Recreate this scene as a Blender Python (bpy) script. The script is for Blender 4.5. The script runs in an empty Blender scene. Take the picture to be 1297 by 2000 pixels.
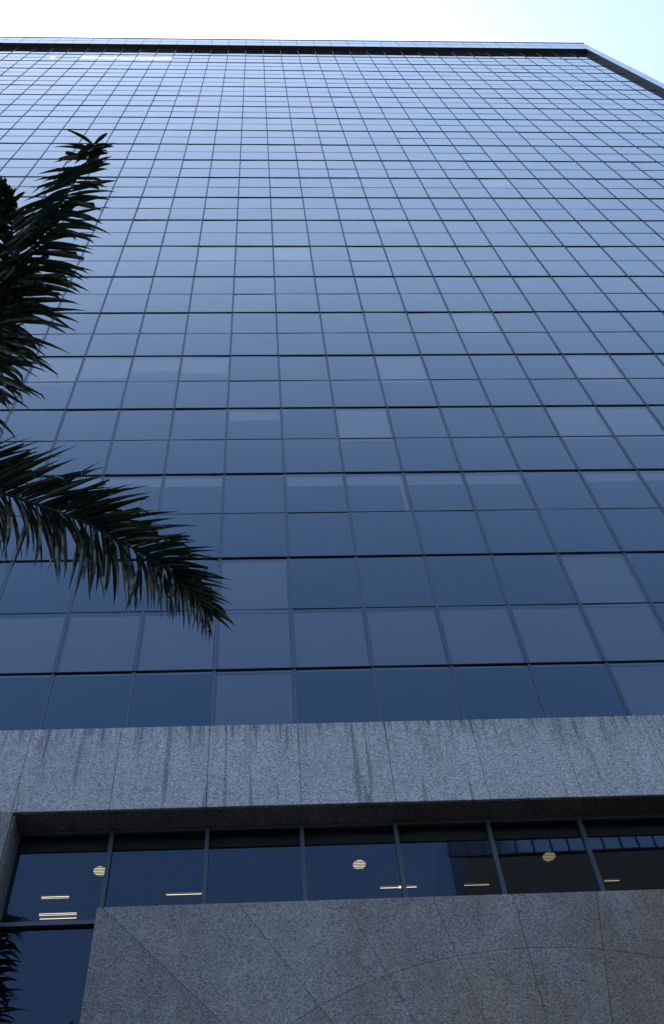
import bpy, bmesh, math, random
from mathutils import Vector, Matrix
random.seed(7)
S = bpy.context.scene
COL = S.collection

# ------------------------------------------------------------------ camera
cd = bpy.data.cameras.new("camera"); cam = bpy.data.objects.new("camera", cd); COL.objects.link(cam)
cd.sensor_fit = 'VERTICAL'; cd.sensor_height = 36.0; cd.lens = 2297.3/2000*36.0
cd.clip_start = 0.05; cd.clip_end = 5000
Rr = [[0.9981906165, 0.0587399742, 0.0128492469], [-0.0165293164, 0.4735236601, -0.8806259848], [-0.0578124104, 0.8788202054, 0.4736378065]]  # columns right, forward, up
CAM = Vector((0.792, -10.971, 1.6))
cam.matrix_world = Matrix(((Rr[0][0], Rr[0][2], -Rr[0][1], CAM.x), (Rr[1][0], Rr[1][2], -Rr[1][1], CAM.y), (Rr[2][0], Rr[2][2], -Rr[2][1], CAM.z), (0, 0, 0, 1)))
S.camera = cam

# ------------------------------------------------------------------ light: high sun behind the tower, open sky
SUN_AZ, SUN_EL = math.radians(-30), math.radians(62.5)      # azimuth from +Y towards +X
w = bpy.data.worlds.new("World"); S.world = w; w.use_nodes = True
nt = w.node_tree; nt.nodes.clear()
sky = nt.nodes.new('ShaderNodeTexSky'); sky.sky_type = 'NISHITA'; sky.sun_disc = False
sky.sun_elevation = SUN_EL; sky.sun_rotation = SUN_AZ
sky.air_density = 1.0; sky.dust_density = 1.25; sky.ozone_density = 2.3
bg = nt.nodes.new('ShaderNodeBackground'); bg.inputs[1].default_value = 0.12
wo = nt.nodes.new('ShaderNodeOutputWorld')
nt.links.new(sky.outputs[0], bg.inputs[0]); nt.links.new(bg.outputs[0], wo.inputs[0])
sl = bpy.data.lights.new("sun", 'SUN'); sl.energy = 3.5; sl.angle = math.radians(0.5); sl.color = (1, .95, .88)
so = bpy.data.objects.new("sun", sl); COL.objects.link(so)
sd = Vector((math.sin(SUN_AZ)*math.cos(SUN_EL), math.cos(SUN_AZ)*math.cos(SUN_EL), math.sin(SUN_EL)))
so.rotation_euler = sd.to_track_quat('Z', 'Y').to_euler(); so.location = (0, 0, 120)
S.view_settings.view_transform = 'Standard'; S.view_settings.look = 'None'
S.view_settings.exposure = 1.92; S.view_settings.gamma = 1.0
S.cycles.max_bounces = 8; S.cycles.transparent_max_bounces = 10; S.cycles.use_denoising = True
S.cycles.caustics_reflective = False; S.cycles.caustics_refractive = False

# ------------------------------------------------------------------ helpers
W = 1.25                    # facade module
H = 1.7295                  # half storey
Z0 = 16.766                 # height of storey line 0
def zu(v): return Z0 + v*W  # height from module units below/above line 0
YG = -0.23*W                # granite and frame face
YW = 0.0675*W                 # recessed window glass
XL, XR = -18.05, 20.05      # inner edges of the facade frame, modules

def link(name, bm, mat, parent=None, smooth=False):
    me = bpy.data.meshes.new(name); bm.normal_update(); bm.to_mesh(me); bm.free()
    o = bpy.data.objects.new(name, me); COL.objects.link(o)
    if mat: me.materials.append(mat)
    if smooth:
        for p in me.polygons: p.use_smooth = True
    o.parent = parent
    return o
def box(bm, x0, x1, y0, y1, z0, z1):
    v = [bm.verts.new((x, y, z)) for x in (x0, x1) for y in (y0, y1) for z in (z0, z1)]
    for f in ((0,1,3,2),(4,6,7,5),(0,4,5,1),(2,3,7,6),(0,2,6,4),(1,5,7,3)): bm.faces.new([v[i] for i in f])
    return v
def boxes(name, lst, mat, parent=None, bevel=0):
    bm = bmesh.new()
    for b in lst: box(bm, *b)
    bmesh.ops.recalc_face_normals(bm, faces=bm.faces)
    if bevel: bmesh.ops.bevel(bm, geom=list(bm.edges), offset=bevel, segments=1, affect='EDGES')
    return link(name, bm, mat, parent)
def empty(name, loc=(0,0,0)):
    o = bpy.data.objects.new(name, None); COL.objects.link(o); o.location = loc; return o
def tag(o, label=None, cat=None, group=None, kind=None):
    if label: o['label'] = label
    if cat: o['category'] = cat
    if group: o['group'] = group
    if kind: o['kind'] = kind
    return o

# ------------------------------------------------------------------ materials
def newmat(name):
    m = bpy.data.materials.new(name); m.use_nodes = True; n = m.node_tree; n.nodes.clear()
    out = n.nodes.new('ShaderNodeOutputMaterial'); return m, n, out
def princ(name, col, rough=.5, metal=0, spec=.5, noise=0, nscale=8):
    m, n, out = newmat(name); p = n.nodes.new('ShaderNodeBsdfPrincipled')
    p.inputs['Base Color'].default_value = (*col, 1); p.inputs['Roughness'].default_value = rough
    p.inputs['Metallic'].default_value = metal; p.inputs['Specular IOR Level'].default_value = spec
    if noise:
        tc = n.nodes.new('ShaderNodeTexCoord'); nz = n.nodes.new('ShaderNodeTexNoise'); nz.inputs['Scale'].default_value = nscale; nz.inputs['Detail'].default_value = 6
        mx = n.nodes.new('ShaderNodeMix'); mx.data_type = 'RGBA'
        mx.inputs[6].default_value = (*[c*(1-noise) for c in col], 1); mx.inputs[7].default_value = (*[c*(1+noise) for c in col], 1)
        n.links.new(tc.outputs['Object'], nz.inputs[0]); n.links.new(nz.outputs[0], mx.inputs[0]); n.links.new(mx.outputs[2], p.inputs['Base Color'])
    n.links.new(p.outputs[0], out.inputs[0]); return m
def emis(name, col, s):
    m, n, out = newmat(name); e = n.nodes.new('ShaderNodeEmission'); e.inputs[0].default_value = (*col, 1); e.inputs[1].default_value = s
    n.links.new(e.outputs[0], out.inputs[0]); return m

def glassmat(name, ior, gtint, ttint, wav=0.0):
    m, n, out = newmat(name); L = n.links.new
    fr = n.nodes.new('ShaderNodeFresnel'); fr.inputs[0].default_value = ior
    gl = n.nodes.new('ShaderNodeBsdfGlossy'); gl.inputs['Roughness'].default_value = 0.0; gl.inputs[0].default_value = (*gtint, 1)
    tr = n.nodes.new('ShaderNodeBsdfTransparent'); tr.inputs[0].default_value = (*ttint, 1)
    mx = n.nodes.new('ShaderNodeMixShader')
    # thin film of dust, slightly different on every pane
    at = n.nodes.new('ShaderNodeAttribute'); at.attribute_name = 'pane'
    df = n.nodes.new('ShaderNodeBsdfDiffuse'); df.inputs[0].default_value = (.34, .36, .40, 1)
    tc = n.nodes.new('ShaderNodeTexCoord'); nz = n.nodes.new('ShaderNodeTexNoise'); nz.inputs['Scale'].default_value = .9; nz.inputs['Detail'].default_value = 8; nz.inputs['Roughness'].default_value = .6
    L(tc.outputs['Object'], nz.inputs[0])
    mr = n.nodes.new('ShaderNodeMath'); mr.operation = 'MULTIPLY_ADD'; mr.inputs[1].default_value = .03; mr.inputs[2].default_value = -.010
    L(nz.outputs[0], mr.inputs[0])
    ad = n.nodes.new('ShaderNodeMath'); ad.operation = 'MULTIPLY_ADD'; ad.inputs[1].default_value = .025; L(at.outputs['Fac'], ad.inputs[0]); L(mr.outputs[0], ad.inputs[2])
    if wav:
        b = n.nodes.new('ShaderNodeBump'); b.inputs['Strength'].default_value = wav; b.inputs['Distance'].default_value = .02
        n2 = n.nodes.new('ShaderNodeTexNoise'); n2.inputs['Scale'].default_value = .7; n2.inputs['Detail'].default_value = 1
        L(tc.outputs['Object'], n2.inputs[0]); L(n2.outputs[0], b.inputs['Height']); L(b.outputs[0], gl.inputs['Normal'])
    f1 = n.nodes.new('ShaderNodeMath'); f1.operation = 'ADD'; f1.inputs[1].default_value = 1; L(fr.outputs[0], f1.inputs[0])
    f2 = n.nodes.new('ShaderNodeMath'); f2.operation = 'DIVIDE'; L(fr.outputs[0], f2.inputs[0]); L(f1.outputs[0], f2.inputs[1])
    f3 = n.nodes.new('ShaderNodeMath'); f3.operation = 'MULTIPLY'; f3.inputs[1].default_value = 2; L(f2.outputs[0], f3.inputs[0])
    gt = n.nodes.new('ShaderNodeMix'); gt.data_type = 'RGBA'; gt.inputs[6].default_value = (*gtint, 1); gt.inputs[7].default_value = (.98, .99, .91, 1)
    f4 = n.nodes.new('ShaderNodeMath'); f4.operation = 'MULTIPLY_ADD'; f4.use_clamp = True; f4.inputs[1].default_value = 4.0; f4.inputs[2].default_value = -.72; L(f3.outputs[0], f4.inputs[0])
    L(f4.outputs[0], gt.inputs[0]); L(gt.outputs[2], gl.inputs[0])
    L(f3.outputs[0], mx.inputs[0]); L(tr.outputs[0], mx.inputs[1]); L(gl.outputs[0], mx.inputs[2])
    m2 = n.nodes.new('ShaderNodeMixShader'); L(ad.outputs[0], m2.inputs[0]); L(mx.outputs[0], m2.inputs[1]); L(df.outputs[0], m2.inputs[2])
    L(m2.outputs[0], out.inputs[0]); return m

def granite(name, streak=False, brown=False, ztop=0, base=.5):
    m, n, out = newmat(name); L = n.links.new
    def N(t, **k):
        x = n.nodes.new(t)
        for a, b in k.items(): setattr(x, a, b)
        return x
    def math_(op, a, b=None, c=None, clamp=False):
        x = N('ShaderNodeMath', operation=op, use_clamp=clamp)
        for i, v in enumerate((a, b, c)):
            if v is None: continue
            if isinstance(v, (int, float)): x.inputs[i].default_value = v
            else: L(v, x.inputs[i])
        return x.outputs[0]
    tc = N('ShaderNodeTexCoord'); P = tc.outputs['Object']
    def noise(scale, detail=3, vec=None, rough=.5):
        x = N('ShaderNodeTexNoise'); x.inputs['Scale'].default_value = scale; x.inputs['Detail'].default_value = detail; x.inputs['Roughness'].default_value = rough
        L(vec or P, x.inputs[0]); return x.outputs[0]
    vo = N('ShaderNodeTexVoronoi'); vo.inputs['Scale'].default_value = 75; L(P, vo.inputs[0])
    sp = N('ShaderNodeSeparateColor'); L(vo.outputs['Color'], sp.inputs[0])
    fine = noise(120, 2)
    g = math_('ADD', math_('MULTIPLY', sp.outputs[0], .62), math_('MULTIPLY', fine, .5))
    cr = N('ShaderNodeValToRGB'); e = cr.color_ramp.elements
    e[0].position = .2; e[0].color = (.07, .074, .08, 1); e[1].position = .36; e[1].color = (.17, .172, .175, 1)
    a = cr.color_ramp.elements.new(.58); a.color = (.29, .285, .28, 1); a = cr.color_ramp.elements.new(.8); a.color = (.42, .41, .40, 1)
    L(g, cr.inputs[0])
    oi = N('ShaderNodeObjectInfo')
    # cloudy and veined tone, slab-to-slab tone
    mp = N('ShaderNodeMapping'); mp.inputs['Rotation'].default_value = (0, math.radians(38), 0); mp.inputs['Scale'].default_value = (1, 1, .22); L(P, mp.inputs[0])
    vein = noise(4.5, 6, mp.outputs[0], .62)
    cl = noise(1.6, 6, None, .6)
    tone = math_('ADD', math_('MULTIPLY', vein, .34), math_('MULTIPLY', cl, .5))
    tone = math_('ADD', tone, math_('MULTIPLY', oi.outputs['Random'], .14))
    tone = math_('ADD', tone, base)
    if streak:
        mp2 = N('ShaderNodeMapping'); mp2.inputs['Scale'].default_value = (1, 1, .035); L(P, mp2.inputs[0])
        st = noise(26, 4, mp2.outputs[0], .75)
        sx = N('ShaderNodeSeparateXYZ'); L(P, sx.inputs[0])
        dep = math_('SUBTRACT', ztop, sx.outputs[2])
        ln = noise(3.2, 2, mp2.outputs[0])                        # how far each run-off reaches
        reach = math_('MULTIPLY_ADD', ln, 3.0, -.75)
        mask = math_('SUBTRACT', 1, math_('DIVIDE', dep, math_('MAXIMUM', reach, .12)), clamp=True)
        s = math_('MULTIPLY', math_('MULTIPLY_ADD', st, 6.5, -3.0, clamp=True), mask, clamp=True)
        tone = math_('MULTIPLY', tone, math_('SUBTRACT', 1, math_('MULTIPLY', s, .75)))
        # a few long narrow runs
        st2 = noise(9, 1, mp2.outputs[0]); s2 = math_('MULTIPLY_ADD', st2, 26, -17.6, clamp=True)
        tone = math_('MULTIPLY', tone, math_('SUBTRACT', 1, math_('MULTIPLY', s2, .4)))
    mul = N('ShaderNodeMix', data_type='RGBA', blend_type='MULTIPLY'); mul.inputs[0].default_value = 1
    cc = N('ShaderNodeCombineColor'); [L(tone, cc.inputs[i]) for i in range(3)]
    L(cr.outputs[0], mul.inputs[6]); L(cc.outputs[0], mul.inputs[7]); colo = mul.outputs[2]
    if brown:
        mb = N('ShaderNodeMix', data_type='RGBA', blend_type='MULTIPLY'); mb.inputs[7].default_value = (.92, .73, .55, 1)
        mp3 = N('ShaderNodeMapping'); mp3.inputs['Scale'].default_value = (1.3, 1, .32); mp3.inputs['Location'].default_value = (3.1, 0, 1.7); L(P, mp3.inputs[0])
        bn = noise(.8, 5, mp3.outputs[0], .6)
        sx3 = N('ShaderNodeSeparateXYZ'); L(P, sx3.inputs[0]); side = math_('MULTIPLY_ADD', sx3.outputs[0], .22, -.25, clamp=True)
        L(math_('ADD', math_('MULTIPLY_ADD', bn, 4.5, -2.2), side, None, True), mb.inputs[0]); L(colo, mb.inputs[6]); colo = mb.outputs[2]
    p = N('ShaderNodeBsdfPrincipled'); p.inputs['Roughness'].default_value = .55; p.inputs['Specular IOR Level'].default_value = .35
    L(colo, p.inputs['Base Color'])
    bp = N('ShaderNodeBump'); bp.inputs['Strength'].default_value = .25; bp.inputs['Distance'].default_value = .003; L(g, bp.inputs['Height']); L(bp.outputs[0], p.inputs['Normal'])
    L(p.outputs[0], out.inputs[0]); return m

M = {}
M['glass'] = glassmat('curtain_glass', 1.80, (.25, .39, .52), (.66, .66, .66), 0.0)
M['wglass'] = glassmat('window_glass', 1.50, (.34, .48, .62), (.50, .55, .58), .05)
M['mullion'] = princ('mullion_metal', (.055, .075, .105), .45, .3, .4, .25, 3)
M['dark'] = princ('dark_metal', (.02, .032, .055), .4, .2, .5)
M['wframe'] = princ('window_frame_metal', (.06, .07, .085), .45, .3)
M['interior'] = princ('dark_interior', (.012, .012, .016), .8, 0, .1, .3, .6)
M['blind'] = princ('grey_blind', (.50, .47, .52), .8, 0, .1, .08, 2)
M['blind_light'] = princ('pale_blind', (.8, .76, .82), .7, 0, .1)
M['slat'] = princ('slat_metal', (.09, .09, .10), .5, 0, .3)
M['room'] = princ('room_paint', (.16, .15, .14), .8)
M['granite'] = granite('granite', False, True, 0, .09)  # base far below the band's: shade on the lower wall put into its colour
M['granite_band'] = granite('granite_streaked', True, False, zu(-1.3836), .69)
M['joint'] = princ('dark_joint', (.05, .05, .05), .9)
M['body'] = princ('tower_cladding', (.12, .15, .2), .3, .2)
M['soffit'] = princ('soffit_metal', (.035, .032, .03), .6, 0, .3, .3, 1.5)

# ------------------------------------------------------------------ the tower
T = tag(empty('office_tower', (1.25, 0, 0)), 'tall blue glass office tower with a framed curtain wall above a grey granite base', 'building')
T.location = (0, 0, 0)
NR = 44
# every pane of the curtain wall
def pane_mesh(bm, lay, x0, x1, z0, z1, y, val, tilt=.0035):
    a, b, c = (random.uniform(-tilt, tilt) for _ in range(3))
    q = [(x0, a), (x1, b), (x1, c), (x0, a+c-b)]
    zz = (z0, z0, z1, z1)
    v = [bm.verts.new((q[i][0], y+q[i][1]*1.0, zz[i])) for i in range(4)]
    f = bm.faces.new(v)
    for lp in f.loops: lp[lay] = val
def toimg(p):
    d = Vector(p)-CAM
    r = Vector((Rr[0][0], Rr[1][0], Rr[2][0])); f = Vector((Rr[0][1], Rr[1][1], Rr[2][1])); u = Vector((Rr[0][2], Rr[1][2], Rr[2][2]))
    k = max(d.dot(f), .01); return 648.5+2297.3*d.dot(r)/k, 1000-2297.3*d.dot(u)/k
cols = [(XL, -18+1)] + [(c, c+1) for c in range(-17, 19)] + [(19, XR)]
panes = []
for r in range(-1, NR):
    for c0, c1 in cols:
        z0, z1 = Z0+r*H, Z0+(r+1)*H
        (ax, ay), (bx, by), (cx, cy), (dx, dy) = [toimg((x*W, 0, z)) for x, z in ((c0, z0), (c1, z0), (c1, z1), (c0, z1))]
        area = abs((cx-ax)*(dy-by)-(dx-bx)*(cy-ay))/2
        mx_, my_ = (ax+cx)/2, (ay+cy)/2
        vis = -40 < mx_ < 1340 and 0 < my_ < 2000
        panes.append((area if vis else area*1e-6, r, c0, c1))
panes.sort(reverse=True)
def mkpane(name, lst):
    bm = bmesh.new(); lay = bm.loops.layers.float.new('pane')
    for _, r, c0, c1 in lst: pane_mesh(bm, lay, c0*W, c1*W, Z0+r*H, Z0+(r+1)*H, 0, random.random()**2)
    return link(name, bm, M['glass'], T)
for p in panes[:100]: mkpane('glass_pane', [p])
tag(mkpane('glass_pane', panes[100:]), kind='stuff')
# mullions and transoms
ztopf = Z0+NR*H; zbot = Z0-H
for c in range(-17, 20):
    x = c*W; bl = []
    bl.append((x-.026, x+.026, -.008, .03, zbot, ztopf))
    bl.append((x-.026, x-.020, -.014, -.0085, zbot, ztopf)); bl.append((x+.020, x+.026, -.014, -.0085, zbot, ztopf))
    boxes('mullion', bl, M['mullion'], T)
for r in range(0, NR):
    z = Z0+r*H
    if r % 2 == 0: boxes('transom', [(XL*W, XR*W, -.027, .028, z-.0045, z+.0045)], M['dark'], T)
    else: boxes('transom', [(XL*W, XR*W, -.010, .028, z-.004, z+.004)], M['mullion'], T)
# blinds behind some panes: (left column, storey line, fraction lowered)
bl = [(0,-1,1),(5,-1,1),(-2,0,1),(-1,0,1),(0,0,1),(1,0,1),(2,0,1),(3,0,1),(4,0,1),(-3,0,1),(5,0,1),(0,1,1),(5,1,1),
      (-2,3,.22),(-1,3,.22),(1,3,.24),(2,3,.24),(3,3,.24),(4,3,.24),(6,3,.2),(7,3,.2),(2,5,1),(6,5,1),(7,5,1),(-1,7,.6),(3,7,1),(-3,7,.75),(-2,7,.5),
      (7,7,1),(5,9,1),(9,7,.4),(-4,7,1),(-1,13,1),(1,13,1),(4,15,.5),(-3,17,1),(2,21,1),(8,19,1),(0,5,.3),(-3,3,.2)]
for c, r, f in bl:
    zt = Z0+(r+1)*H-.03; zb = zt-(H-.05)*f
    L = [(c*W+.045, (c+1)*W-.045, .075, .080, zb, zt)]
    if (c, r) == (2, 3): L.append(((c+1)*W-.11, (c+1)*W-.06, .06, .09, Z0+r*H+.05, zb-.036))
    if f < .5: L.append((c*W+.045, (c+1)*W-.045, .06, .09, zb-.035, zb-.0005)); 
    boxes('roller_blind', L, M['blind_light'] if r >= 3 else M['blind'], T)
boxes('inner_wall', [(XL*W, XR*W, .42, .6, zbot, ztopf)], M['interior'], T)
# frame around the curtain wall: glass-faced, dark inner faces
FO = .52*W; ztf = Z0+46*H
xl0, xl1, xr0, xr1 = XL*W-FO, XL*W, XR*W, XR*W+FO
boxes('frame_soffit', [(xl0+.02, xr1-.02, YG+.03, 0.04, ztopf, ztopf+.06)], M['soffit'], T)
for x0, x1 in ((xl0+.05, xl1), (xr0, xr1-.05)):
    boxes('frame_reveal', [(x0, x1, YG+.03, .04, zbot, ztopf-.002)], M['soffit'], T)
def fpane(x0, x1, z0, z1):
    bm = bmesh.new(); lay = bm.loops.layers.float.new('pane'); pane_mesh(bm, lay, x0, x1, z0, z1, YG, random.random()*.6, .0015); return link('frame_panel', bm, M['glass'], T)
edges = [xl0] + [c*W for c in range(-18, 21)] + [xr1]
for a, b in zip(edges[:-1], edges[1:]): fpane(a+.016, b-.016, ztopf+.0, ztf-.05)
for r in range(0, NR, 2):
    for x0, x1 in ((xl0, xl1), (xr0, xr1)): fpane(x0+.004, x1-.004, Z0+r*H+.03, Z0+(r+2)*H-.03)
fpane(xl0+.004, xl1-.004, zbot, Z0); fpane(xr0+.004, xr1-.004, zbot, Z0)
boxes('frame_backing', [(xl0+.004, xr1-.004, YG+.012, YG+.028, ztopf-.004, ztf-.05), (xl0+.01, xl1-.01, YG+.012, YG+.028, zbot, ztopf-.005), (xr0+.01, xr1-.01, YG+.012, YG+.028, zbot, ztopf-.005)], M['mullion'], T)
boxes('parapet_cap', [(xl0-.02, xr1+.02, YG-.03, .7, ztf-.05, ztf+.05)], M['mullion'], T)
boxes('frame_trim', [(xl0, xr1, YG-.008, YG+.03, ztopf+H-.008, ztopf+H+.008), (xl1, xr0, YG-.012, YG+.03, ztopf-.03, ztopf-.0045)], M['mullion'], T)
boxes('tower_body', [(xl0+.03, xr1-.03, .62, 26, zu(-2.72)+.02, ztf-.06), (xl0+.03, xr1-.03, YG+.05, .615, ztopf+.065, ztf-.06)], M['body'], T)
boxes('side_panel', [(xl0, xl0+.04, YG+.03, .65, zbot, ztopf+.05), (xr1-.04, xr1, YG+.03, .65, zbot, ztopf+.05)], M['body'], T)

# granite band
zb0, zb1 = zu(-2.725), zbot
bx = [xl0] + [c*W for c in range(-18, 21)] + [xr1]
G = .003
for a, b in zip(bx[:-1], bx[1:]):
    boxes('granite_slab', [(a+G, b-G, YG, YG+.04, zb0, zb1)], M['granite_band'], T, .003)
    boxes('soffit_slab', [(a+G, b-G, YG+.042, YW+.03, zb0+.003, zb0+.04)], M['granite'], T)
boxes('band_core', [(xl0+.01, xr1-.01, YG+.03, .6, zb0+.03, zb1-.006)], M['joint'], T)

# granite wall with arched entrance: slabs radiate from the arch centre
AC = (3.05, -8.56); RO, RI = 3.87, 2.85; ZT = -4.045; ZB = -16.766/1.25+.01
X0w, X1w = -0.970, 7.1
def wallpoly(pts, name='granite_slab'):
    # shrink slightly for an open joint, then extrude
    cx = sum(p[0] for p in pts)/len(pts); cz = sum(p[1] for p in pts)/len(pts)
    n = len(pts); out = []
    ar = sum(pts[i][0]*pts[(i+1)%n][1]-pts[(i+1)%n][0]*pts[i][1] for i in range(n))
    if ar < 0: pts = pts[::-1]
    g = G/W
    for i in range(n):
        p0, p1, p2 = Vector(pts[i-1]), Vector(pts[i]), Vector(pts[(i+1)%n])
        d1 = (p1-p0).normalized(); d2 = (p2-p1).normalized()
        n1 = Vector((-d1.y, d1.x)); n2 = Vector((-d2.y, d2.x)); m = (n1+n2); k = 1+n1.dot(n2)
        out.append(p1+m*(g/max(k, .3)))
    bm = bmesh.new()
    va = [bm.verts.new((p[0]*W, YG, zu(p[1]))) for p in out]; vb = [bm.verts.new((p[0]*W, YG+.05, zu(p[1]))) for p in out]
    bm.faces.new(va); bm.faces.new(vb[::-1])
    for i in range(len(out)): bm.faces.new((va[i], vb[i], vb[(i+1)%n], va[(i+1)%n]))
    bmesh.ops.recalc_face_normals(bm, faces=bm.faces)
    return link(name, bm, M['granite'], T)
def pol(th, r): return (AC[0]+r*math.sin(th), AC[1]+r*math.cos(th))
angs = [math.radians(a) for a in (-90, -80, -70.5, -61, -51.1, -41.4, -30.9, -20.6, -10.6, -.9, 9.4, 19.5, 29.6, 39.7, 49.8, 60, 70, 80, 90)]
def exitpt(th):
    sx_, cz_ = math.sin(th), math.cos(th); t = 1e9
    if cz_ > 1e-6: t = min(t, (ZT-AC[1])/cz_)
    if sx_ > 1e-6: t = min(t, (X1w-AC[0])/sx_)
    if sx_ < -1e-6: t = min(t, (X0w-AC[0])/sx_)
    return pol(th, t), ('top' if abs(t*cz_-(ZT-AC[1])) < 1e-6 else ('R' if sx_ > 0 else 'L'))
for a, b in zip(angs[:-1], angs[1:]):
    mid = (a+b)/2
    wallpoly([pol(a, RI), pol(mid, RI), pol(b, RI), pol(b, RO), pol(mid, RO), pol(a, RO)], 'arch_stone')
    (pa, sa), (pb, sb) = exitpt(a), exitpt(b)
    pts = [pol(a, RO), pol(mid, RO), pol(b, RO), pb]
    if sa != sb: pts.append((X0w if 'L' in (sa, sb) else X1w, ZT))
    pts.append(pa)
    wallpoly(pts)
zc = AC[1]
while zc > ZB+.01:
    zn = max(ZB, zc-1.0)
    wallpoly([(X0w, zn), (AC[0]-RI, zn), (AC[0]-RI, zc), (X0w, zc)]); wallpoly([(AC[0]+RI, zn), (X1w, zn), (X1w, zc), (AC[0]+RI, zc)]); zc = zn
# wall core with the arch cut out
bm = bmesh.new(); core = []
N_ = 36
outer = [(X0w, ZB), (X0w, ZT), (X1w, ZT), (X1w, ZB)]
arcp = [(AC[0]+RI+.01, ZB)]+[(AC[0]+(RI+.01)*math.cos(math.pi*i/N_), AC[1]+(RI+.01)*math.sin(math.pi*i/N_)) for i in range(N_+1)]+[(AC[0]-RI-.01, ZB)]
pp = outer + arcp
e = .006
pp = [(min(max(p[0], X0w+e), X1w-e), min(p[1], ZT-e)) for p in pp]
va = [bm.verts.new((p[0]*W, YG+.045, zu(p[1]))) for p in pp]; vb = [bm.verts.new((p[0]*W, YW-.04, zu(p[1]))) for p in pp]
bm.faces.new(va); bm.faces.new(vb[::-1])
for i in range(len(pp)): bm.faces.new((va[i], vb[i], vb[(i+1)%len(pp)], va[(i+1)%len(pp)]))
bmesh.ops.recalc_face_normals(bm, faces=bm.faces); link('wall_core', bm, M['joint'], T)
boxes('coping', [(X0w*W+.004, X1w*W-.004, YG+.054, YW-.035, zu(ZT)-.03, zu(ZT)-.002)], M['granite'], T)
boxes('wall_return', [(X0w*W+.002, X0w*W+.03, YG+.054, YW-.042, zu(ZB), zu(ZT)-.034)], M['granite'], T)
# piers either side of the recessed windows
def pier(x0, x1):
    z = zb0; zn = z
    k = 0
    while z > .05:
        zn = max(0.0, z-2.2)
        cs = [x0]; 
        while cs[-1]+W < x1-.3: cs.append(cs[-1]+W)
        cs.append(x1)
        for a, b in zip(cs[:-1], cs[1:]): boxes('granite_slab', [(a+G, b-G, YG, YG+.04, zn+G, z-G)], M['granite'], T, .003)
        z = zn
    boxes('pier_core', [(x0+.01, x1-.01, YG+.03, YW+.3, 0, zb0+.002)], M['joint'], T)
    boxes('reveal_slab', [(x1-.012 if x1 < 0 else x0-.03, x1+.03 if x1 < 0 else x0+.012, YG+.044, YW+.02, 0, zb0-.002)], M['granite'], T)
pier(xl0, -1.985*W); pier(8.02*W, xr1)

# recessed windows of the lower storey
ztw = zb0; zrail = zu(-3.975)
for c in range(-2, 8):
    x0, x1 = (c*.989+.012)*W, ((c+1)*.989+.012)*W
    if c == -2: x0 = -1.97*W
    lo = 0.0 if c == -2 or c == 7 else zu(-4.6)
    wn = empty('window', ((x0+x1)/2, YW, lo)); wn.parent = T
    wn.location = (0, 0, 0)
    fr = [(x1-.026, x1+.026, YW-.05, YW+.05, lo, ztw)]
    fr += [(x1-.018, x1-.010, YW-.062, YW-.0505, lo, ztw), (x1+.010, x1+.018, YW-.062, YW-.0505, lo, ztw)]
    if c == -2: fr.append((x0, x0+.05, YW-.05, YW+.05, lo, ztw))
    boxes('frame', fr, M['wframe'], wn)
    fr2 = [(x0+.027, x1-.027, YW-.03, YW+.04, ztw-.06, ztw-.003)]
    boxes('head_rail', fr2, M['wframe'], wn)
    fr2 = []
    fr2.append((x0+.051 if c == -2 else x0+.027, x1-.027, YW-.045, YW+.045, zrail-.03, zrail+.03))
    boxes('rail', fr2, M['wframe'], wn)
    for z0, z1 in ((zrail+.03, ztw-.06), (lo, zrail-.03)):
        bm = bmesh.new(); lay = bm.loops.layers.float.new('pane'); pane_mesh(bm, lay, x0+.02, x1-.02, z0, z1, YW, random.random()*.12, .0012); link('glass', bm, M['wglass'], wn)
    # slatted blind
    bm = bmesh.new(); z = ztw-.16; yb = YW+.16
    zend = zrail+.04
    while z > zend:
        tilt = .0012; y0, y1 = yb-.009, yb+.009
        v = [bm.verts.new(q) for q in ((x0+.04, y0, z-tilt*.1), (x1-.04, y0, z-tilt*.1), (x1-.04, y1, z+tilt), (x0+.04, y1, z+tilt), (x0+.04, y0, z-tilt*.1+.0012), (x1-.04, y0, z-tilt*.1+.0012), (x1-.04, y1, z+tilt+.0012), (x0+.04, y1, z+tilt+.0012))]
        for f in ((0,1,2,3),(7,6,5,4),(0,4,5,1),(2,6,7,3)): bm.faces.new([v[i] for i in f])
        z -= .027
    link('blind', bm, M['slat'], wn)
# the room behind them
zc_ = zu(-2.9)
boxes('room', [(-2.4*W, 8.4*W, 6.0, 6.2, 0, zc_+.1), (-2.6*W, -2.4*W, .5, 6.2, 0, zc_+.1), (8.4*W, 8.6*W, .5, 6.2, 0, zc_+.1),
               (-2.39*W, 8.39*W, .5, 5.99, zu(-5.8)-.2, zu(-5.8))], M['room'], T)
boxes('ceiling', [(-2.4*W, 8.4*W, .30, 6.0, zc_+.101, zc_+.2), (-2.4*W, 8.4*W, .21, .30, zc_-.0, zb0+.02)], M['room'], T)
boxes('lower_body', [(xl0+.05, -2.62*W, .7, 25.9, 0, zu(-2.72)), (8.62*W, xr1-.05, .7, 25.9, 0, zu(-2.72)), (-2.6*W, 8.6*W, 6.3, 25.9, 0, zu(-2.72))], M['body'], T)

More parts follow.
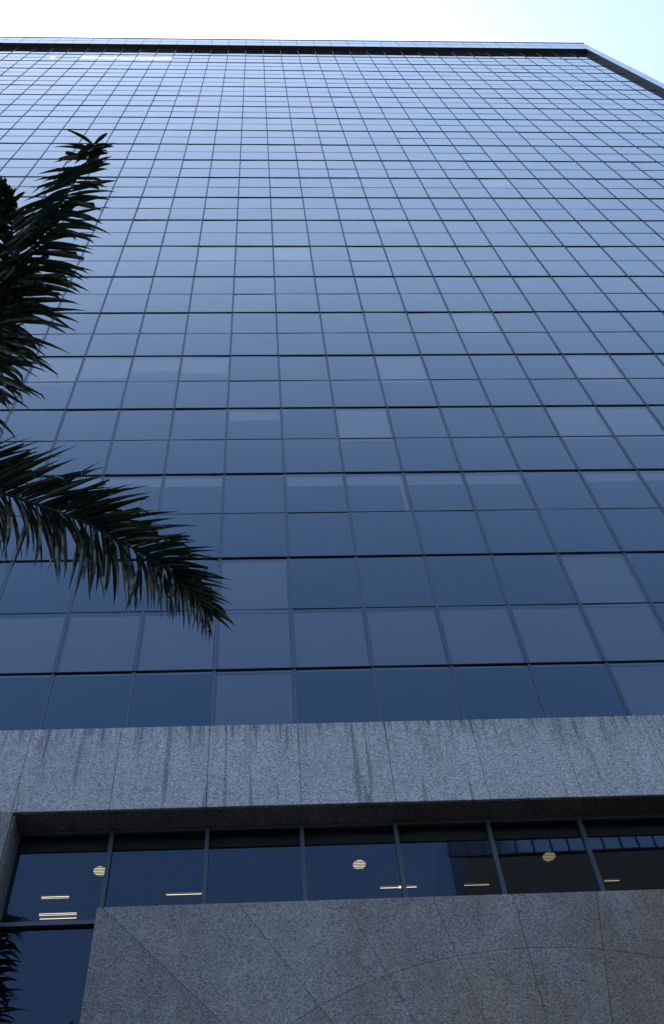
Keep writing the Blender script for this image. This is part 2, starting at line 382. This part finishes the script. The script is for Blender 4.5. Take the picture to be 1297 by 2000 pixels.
# ceiling lights of that room
M['lampd'] = emis('warm_lamp', (1, .82, .48), .62); M['lampt'] = emis('tube_lamp', (1, .80, .55), .8)
M['lampt2'] = emis('roof_lamp', (1, .93, .85), 6)
M['lampd2'] = emis('dim_lamp', (1, .80, .42), .26); M['lampt3'] = emis('dim_tube', (1, .72, .42), .38)
def disc(x, y, label, mat='lampd'):
    t = tag(empty('ceiling_light', (x*W, y*W, zc_)), label, 'ceiling light', 'round ceiling lights behind the slatted blinds')
    bm = bmesh.new(); bmesh.ops.create_cone(bm, cap_ends=True, segments=32, radius1=.088, radius2=.088, depth=.012); bmesh.ops.translate(bm, vec=(0, 0, .084), verts=bm.verts)
    link('diffuser', bm, M[mat], t)
    bm = bmesh.new()
    ring = []
    for k in range(32):
        a = 2*math.pi*k/32; ring.append([bm.verts.new((rr*math.cos(a), rr*math.sin(a), zz)) for rr, zz in ((.089, .1), (.089, .072), (.102, .072), (.102, .1))])
    for k in range(32):
        for j in range(3): bm.faces.new((ring[k][j], ring[(k+1)%32][j], ring[(k+1)%32][j+1], ring[k][j+1]))
    link('rim', bm, M['wframe'], t)
disc(-1.135, .439+.08, 'round warm ceiling light in the leftmost lower window')
disc(1.62, .458+.08, 'round warm ceiling light in the middle lower window against the blue reflection')
disc(3.68, .423+.08, 'round warm ceiling light behind the dark building reflected in the lower windows', 'lampd2')
def tube(x0, x1, y, label, mat='lampt'):
    t = tag(empty('tube_light', ((x0+x1)/2*W, y*W, zc_)), label, 'tube light', 'tube lights on the ceiling behind the blinds')
    h = (x1-x0)/2*W
    boxes('tube', [(-h, h, -.011, .011, .045, .06)], M[mat], t)
    boxes('housing', [(-h-.02, h+.02, -.03, .03, .066, .1)], M['wframe'], t)
tube(-1.78, -1.49, .86, 'short tube light highest of three in the leftmost lower window')
tube(-1.83, -1.43, 1.11, 'long tube light in the middle of three in the leftmost lower window')
tube(-1.83, -1.44, 1.175, 'tube light lowest of three just above the window rail on the left')
tube(-.455, -.079, .87, 'tube light low in the second lower window from the left')
tube(1.857, 2.253, .87, 'tube light crossed by a window mullion right of the round middle light')
tube(2.779, 3.049, .87, 'tube light inside the reflection of the dark building, left of the round light', 'lampt3')
tube(4.333, 4.497, .87, 'faint short tube light in the rightmost lower window', 'lampt3')
def toplight(x0, x1, z, label):
    t = tag(empty('strip_light', ((x0+x1)/2*W, .1, z)), label, 'strip light', 'lit strips behind the top floor glass')
    h = (x1-x0)/2*W
    boxes('tube', [(-h, h, -.02, .02, -.16, .16)], M['lampt2'], t); boxes('housing', [(-h-.01, h+.01, .0205, .05, -.28, .28)], M['wframe'], t)
toplight(-9.0, -4.05, Z0+41.45*H, 'long bright strip light behind the glass of the top floor at upper left')
toplight(-10.65, -10.45, Z0+41.4*H, 'tiny bright light behind top floor glass left of the long strip')

# ------------------------------------------------------------------ palm
def leafmat(name, c0, c1, dry):
    m, n, out = newmat(name); L = n.links.new
    p = n.nodes.new('ShaderNodeBsdfPrincipled'); p.inputs['Roughness'].default_value = .24; p.inputs['Specular IOR Level'].default_value = .55
    tc = n.nodes.new('ShaderNodeTexCoord'); nz = n.nodes.new('ShaderNodeTexNoise'); nz.inputs['Scale'].default_value = 5; nz.inputs['Detail'].default_value = 4
    cr = n.nodes.new('ShaderNodeValToRGB'); e = cr.color_ramp.elements; e[0].position = .35; e[0].color = (*c0, 1); e[1].position = .62; e[1].color = (*c1, 1)
    x = cr.color_ramp.elements.new(.75); x.color = (*dry, 1)
    L(tc.outputs['Object'], nz.inputs[0]); L(nz.outputs[0], cr.inputs[0]); L(cr.outputs[0], p.inputs['Base Color'])
    tl = n.nodes.new('ShaderNodeBsdfTranslucent'); tl.inputs[0].default_value = (.04, .09, .015, 1)
    ad = n.nodes.new('ShaderNodeMixShader'); ad.inputs[0].default_value = .08; L(p.outputs[0], ad.inputs[1]); L(tl.outputs[0], ad.inputs[2])
    L(ad.outputs[0], out.inputs[0]); return m
M['leaf'] = leafmat('palm_leaf', (.003, .011, .006), (.006, .024, .009), (.014, .030, .010))
M['stem'] = princ('palm_stem', (.012, .014, .008), .6, 0, .3, .3, 12)
M['trunk'] = princ('palm_trunk', (.16, .14, .12), .85, 0, .2, .35, 6)
M['shaft'] = princ('palm_crownshaft', (.05, .09, .03), .5, 0, .4, .2, 5)
UP = Vector((0, 0, 1))
def catmull(P, n=10):
    P = [Vector(p) for p in P]; Q = [P[0]*2-P[1]]+P+[P[-1]*2-P[-2]]; out = []
    for i in range(1, len(Q)-2):
        for k in range(n):
            t = k/n; a, b, c, d = Q[i-1], Q[i], Q[i+1], Q[i+2]
            out.append(.5*((2*b)+(c-a)*t+(2*a-5*b+4*c-d)*t*t+(3*b-a-3*c+d)*t**3))
    out.append(P[-1].copy()); return out
def leaflet(bm, p, d, nrm, L, wd, grav, kink=None, seg=7):
    """folded, tapering, drooping blade"""
    d = d.normalized(); prev = None; pos = p.copy(); tw = random.uniform(-.5, .5)
    side = d.cross(nrm).normalized()
    for k in range(seg+1):
        t = k/seg
        wk = wd*(.35+.65*min(1, t*4))*(1-max(0, (t-.35)/.65)**1.3)*1.0
        if k == seg: wk = wd*.02
        side = (side - d*side.dot(d)); side.normalize()
        up = side.cross(d).normalized()
        rot = Matrix.Rotation(tw*.18, 3, d); side = rot @ side
        row = [bm.verts.new(pos-side*wk*.5+up*wk*.16), bm.verts.new(pos), bm.verts.new(pos+side*wk*.5+up*wk*.16)]
        if prev:
            bm.faces.new((prev[0], prev[1], row[1], row[0])); bm.faces.new((prev[1], prev[2], row[2], row[1]))
        prev = row
        pos = pos+d*(L/seg)
        g = grav*(1.0+1.2*t)/seg
        d = (d-UP*g).normalized()
        if kink and k == kink: d = (d*.35-UP*.8+Vector((random.uniform(-.3, .3), random.uniform(-.3, .3), 0))).normalized()
def frond(name, pts, parent, Lmax, side_a, side_b, start=.12, spacing=.045, wd=.05, bunch=1.0, stemr=.022, tipfan=True):
    """side_a / side_b = (forward, lateral, up, gravity) of the two rows of leaflets"""
    c = catmull(pts); seg = [(c[i+1]-c[i]).length for i in range(len(c)-1)]; tot = sum(seg)
    bm = bmesh.new(); rings = []
    for i, q in enumerate(c):
        T_ = (c[min(i+1, len(c)-1)]-c[max(i-1, 0)]).normalized(); a = T_.cross(UP).normalized(); b = a.cross(T_)
        r = stemr*(1-.85*i/(len(c)-1))
        rings.append([bm.verts.new(q+a*r*math.cos(t)+b*r*math.sin(t)) for t in [k*math.pi/3 for k in range(6)]])
    for i in range(len(c)-1):
        for k in range(6): bm.faces.new((rings[i][k], rings[i][(k+1)%6], rings[i+1][(k+1)%6], rings[i+1][k]))
    fo = link(name, bm, M['stem'], parent, True)
    bm = bmesh.new(); s = start*tot; acc = 0; i = 0
    while s < tot*.995:
        while i < len(seg)-1 and acc+seg[i] < s: acc += seg[i]; i += 1
        u = (s-acc)/seg[i]; q = c[i].lerp(c[i+1], u); T_ = (c[min(i+2, len(c)-1)]-c[max(i-1, 0)]).normalized()
        lat = T_.cross(UP).normalized(); bn = lat.cross(T_).normalized(); f = s/tot
        prof = Lmax*(min(1, .55+f*2.2) if f < .25 else 1.0)*(1-.60*max(0, (f-.5)/.5)**1.4)
        for sg, (fw, lt, up, gr) in ((1, side_a), (-1, side_b)):
            fwv = fw+.75*max(0, (f-.75)/.25)**1.5
            jit = Vector([random.gauss(0, .10) for _ in range(3)])*bunch
            d = T_*fwv+lat*sg*lt+bn*(up+random.gauss(0, .13)*bunch)+jit
            Ln = prof*random.uniform(.82, 1.1)
            kk = random.choice((3, 4, 5)) if random.random() < .30 else None
            leaflet(bm, q, d, bn+lat*sg*.25*random.uniform(-1, 1), Ln, wd*random.uniform(.75, 1.15)*(1-.35*max(0, (f-.7)/.3)), gr*random.uniform(.6, 1.45), kk)
        if random.random() < .55:
            sg = random.choice((1, -1)); fw, lt, up, gr = side_a if sg > 0 else side_b
            d = T_*(fw+.25)+lat*sg*lt*.45+bn*(up+.25)+Vector([random.gauss(0, .12) for _ in range(3)])
            leaflet(bm, q+bn*.02, d, bn, prof*random.uniform(.5, .9), wd*random.uniform(.8, 1.1), gr*random.uniform(.9, 1.6), random.choice((None, 2, 3, 4)))
        s += spacing*random.uniform(.6, 1.4)*(1-.45*max(0, (f-.7)/.3))
    link('leaflets', bm, M['leaf'], fo)
    return fo
CR = Vector((-3.77, -5.26, 13.54))
palm = tag(empty('palm_tree', (CR.x, CR.y, 0)), 'tall feather palm whose dark green drooping fronds reach in from the left', 'palm tree')
palm.location = (0, 0, 0)
frond('frond', [(-3.77, -5.26, 13.54), (-2.99, -5.58, 14.18), (-2.56, -5.94, 14.78), (-2.2, -6.49, 15.28), (-1.91, -6.98, 15.49), (-1.64, -7.4, 15.54), (-1.36, -7.8, 15.48), (-1.16, -8.09, 15.37), (-1.03, -8.34, 15.23)], palm, 1.0, (-.9, .5, -.2, 1.0), (.5, .80, .1, 1.0), start=.1, spacing=.055, wd=.072, bunch=1.5)
frond('frond', [(-3.77, -5.26, 13.54), (-2.96, -5.1, 13.51), (-2.12, -4.9, 13.42), (-1.6, -4.79, 13.25), (-1.21, -4.68, 13.14), (-0.72, -4.46, 12.99), (-0.3, -4.26, 12.8), (-0.02, -4.06, 12.64), (0.12, -3.95, 12.52), (0.18, -3.88, 12.48)], palm, 1.06, (.8, .6, .35, .35), (.35, .5, .0, 2.2), start=.1, spacing=.040, wd=.062)
frond('frond', [(-3.77, -5.26, 13.54), (-2.86, -5.53, 14.31), (-2.34, -6.25, 15.06), (-2.14, -6.88, 15.41), (-2.11, -7.33, 15.54), (-2.2, -7.67, 15.51), (-2.36, -7.87, 15.41)], palm, .85, (.3, .7, .0, 1.6), (.3, .7, .0, 1.6), start=.1, spacing=.048, wd=.075, bunch=1.5)
frond('frond', [(-3.77, -5.26, 13.54), (-3.7, -4.6, 14.1), (-3.55, -3.9, 14.6), (-3.3, -3.2, 14.75), (-3.05, -2.7, 14.5), (-2.9, -2.3, 14.0)], palm, .62, (.35, .7, .1, 1.6), (.35, .7, .1, 1.6), start=.1, spacing=.055, wd=.06, bunch=1.5)
# the rest of the crown, beyond the left edge of the picture
for az, el, ln in ((100, 45, 3.3), (135, 35, 3.6), (165, 15, 3.8), (195, 40, 3.4), (222, 10, 3.9), (250, 30, 3.4), (85, 52, 2.9), (150, 58, 3.0), (205, 58, 3.0), (275, 5, 3.2), (120, 0, 3.7), (180, -20, 3.5)):
    a = math.radians(az); e = math.radians(el); d = Vector((math.cos(a)*math.cos(e), math.sin(a)*math.cos(e), math.sin(e))); q = CR.copy(); P = [q.copy()]
    for k in range(5):
        q = q+d*ln/5; P.append(q.copy()); d = (d-UP*.26).normalized()
    frond('frond', P, palm, .75, (.45, .8, .15, .9), (.45, .8, .15, .9), spacing=.06)
bm = bmesh.new(); rings = []
for z, r in ((0, .30), (.4, .24), (2, .2), (5, .19), (8, .17), (11, .15), (11.6, .16), (11.7, .19), (12.6, .17), (13.3, .12), (13.7, .06)):
    rings.append([bm.verts.new((CR.x+r*math.cos(t*math.pi/8), CR.y+r*math.sin(t*math.pi/8), z)) for t in range(16)])
for i in range(6):
    for k in range(16): bm.faces.new((rings[i][k], rings[i][(k+1)%16], rings[i+1][(k+1)%16], rings[i+1][k]))
trv = link('trunk', bm, M['trunk'], palm, True)
bm = bmesh.new(); rings = []
for z, r in ((11.62, .165), (11.7, .20), (12.6, .18), (13.3, .12), (13.7, .05)):
    rings.append([bm.verts.new((CR.x+r*math.cos(t*math.pi/8), CR.y+r*math.sin(t*math.pi/8), z)) for t in range(16)])
for i in range(4):
    for k in range(16): bm.faces.new((rings[i][k], rings[i][(k+1)%16], rings[i+1][(k+1)%16], rings[i+1][k]))
link('crownshaft', bm, M['shaft'], palm, True)

# ------------------------------------------------------------------ ground and the building across the street (seen mirrored in the lower windows)
M['asphalt'] = princ('asphalt', (.05, .05, .052), .9, 0, .3, .2, 3); M['paving'] = princ('paving', (.09, .085, .08), .85, 0, .3, .15, 2)
M['kerb'] = princ('kerb_stone', (.3, .29, .28), .8)
tag(boxes('ground', [(-400, 400, -400, 400, -.5, -.14)], M['asphalt']), kind='structure')
tag(boxes('pavement', [(-60, 60, -14, 30, -.13, -.004), (-60, 60, -60, -26, -.13, -.004)], M['paving']), kind='structure')
tag(boxes('kerb', [(-60, 60, -14.3, -14.002, -.139, .0), (-60, 60, -25.998, -25.7, -.139, 0)], M['kerb']), kind='structure')
M['brick'] = princ('dark_cladding', (.06, .045, .038), .7, 0, .3, .25, .4)
OB = tag(empty('opposite_building', (0, 0, 0)), 'dark building with a glazed top storey, seen only as a reflection in the lower windows', 'building')
ox0, ox1, oy, oz0, oz1 = 8.75*W, 46*W, -30*W, 39.25*W+1.6, 42*W+1.6
boxes('wall', [(ox0+.9, ox1, oy-18, oy, -.003, oz0)], M['brick'], OB)
boxes('glazing', [(ox0, ox1, oy-18.5, oy+.02, oz0+.001, oz1), (ox0, ox0+.895, oy-18, oy+.018, 0, oz0-.001)], princ('opposite_glass', (.42, .50, .66), .12, .8, .8), OB)
fr = []
for k in range(0, 48): fr.append((ox0+k*1.0, ox0+k*1.0+.10, oy+.021, oy+.09, oz0-.0, oz1))
boxes('mullions', fr, M['dark'], OB)
boxes('sill', [(ox0-.1, ox1, oy+.019, oy+.06, oz0-.12, oz0-.02)], M['dark'], OB)
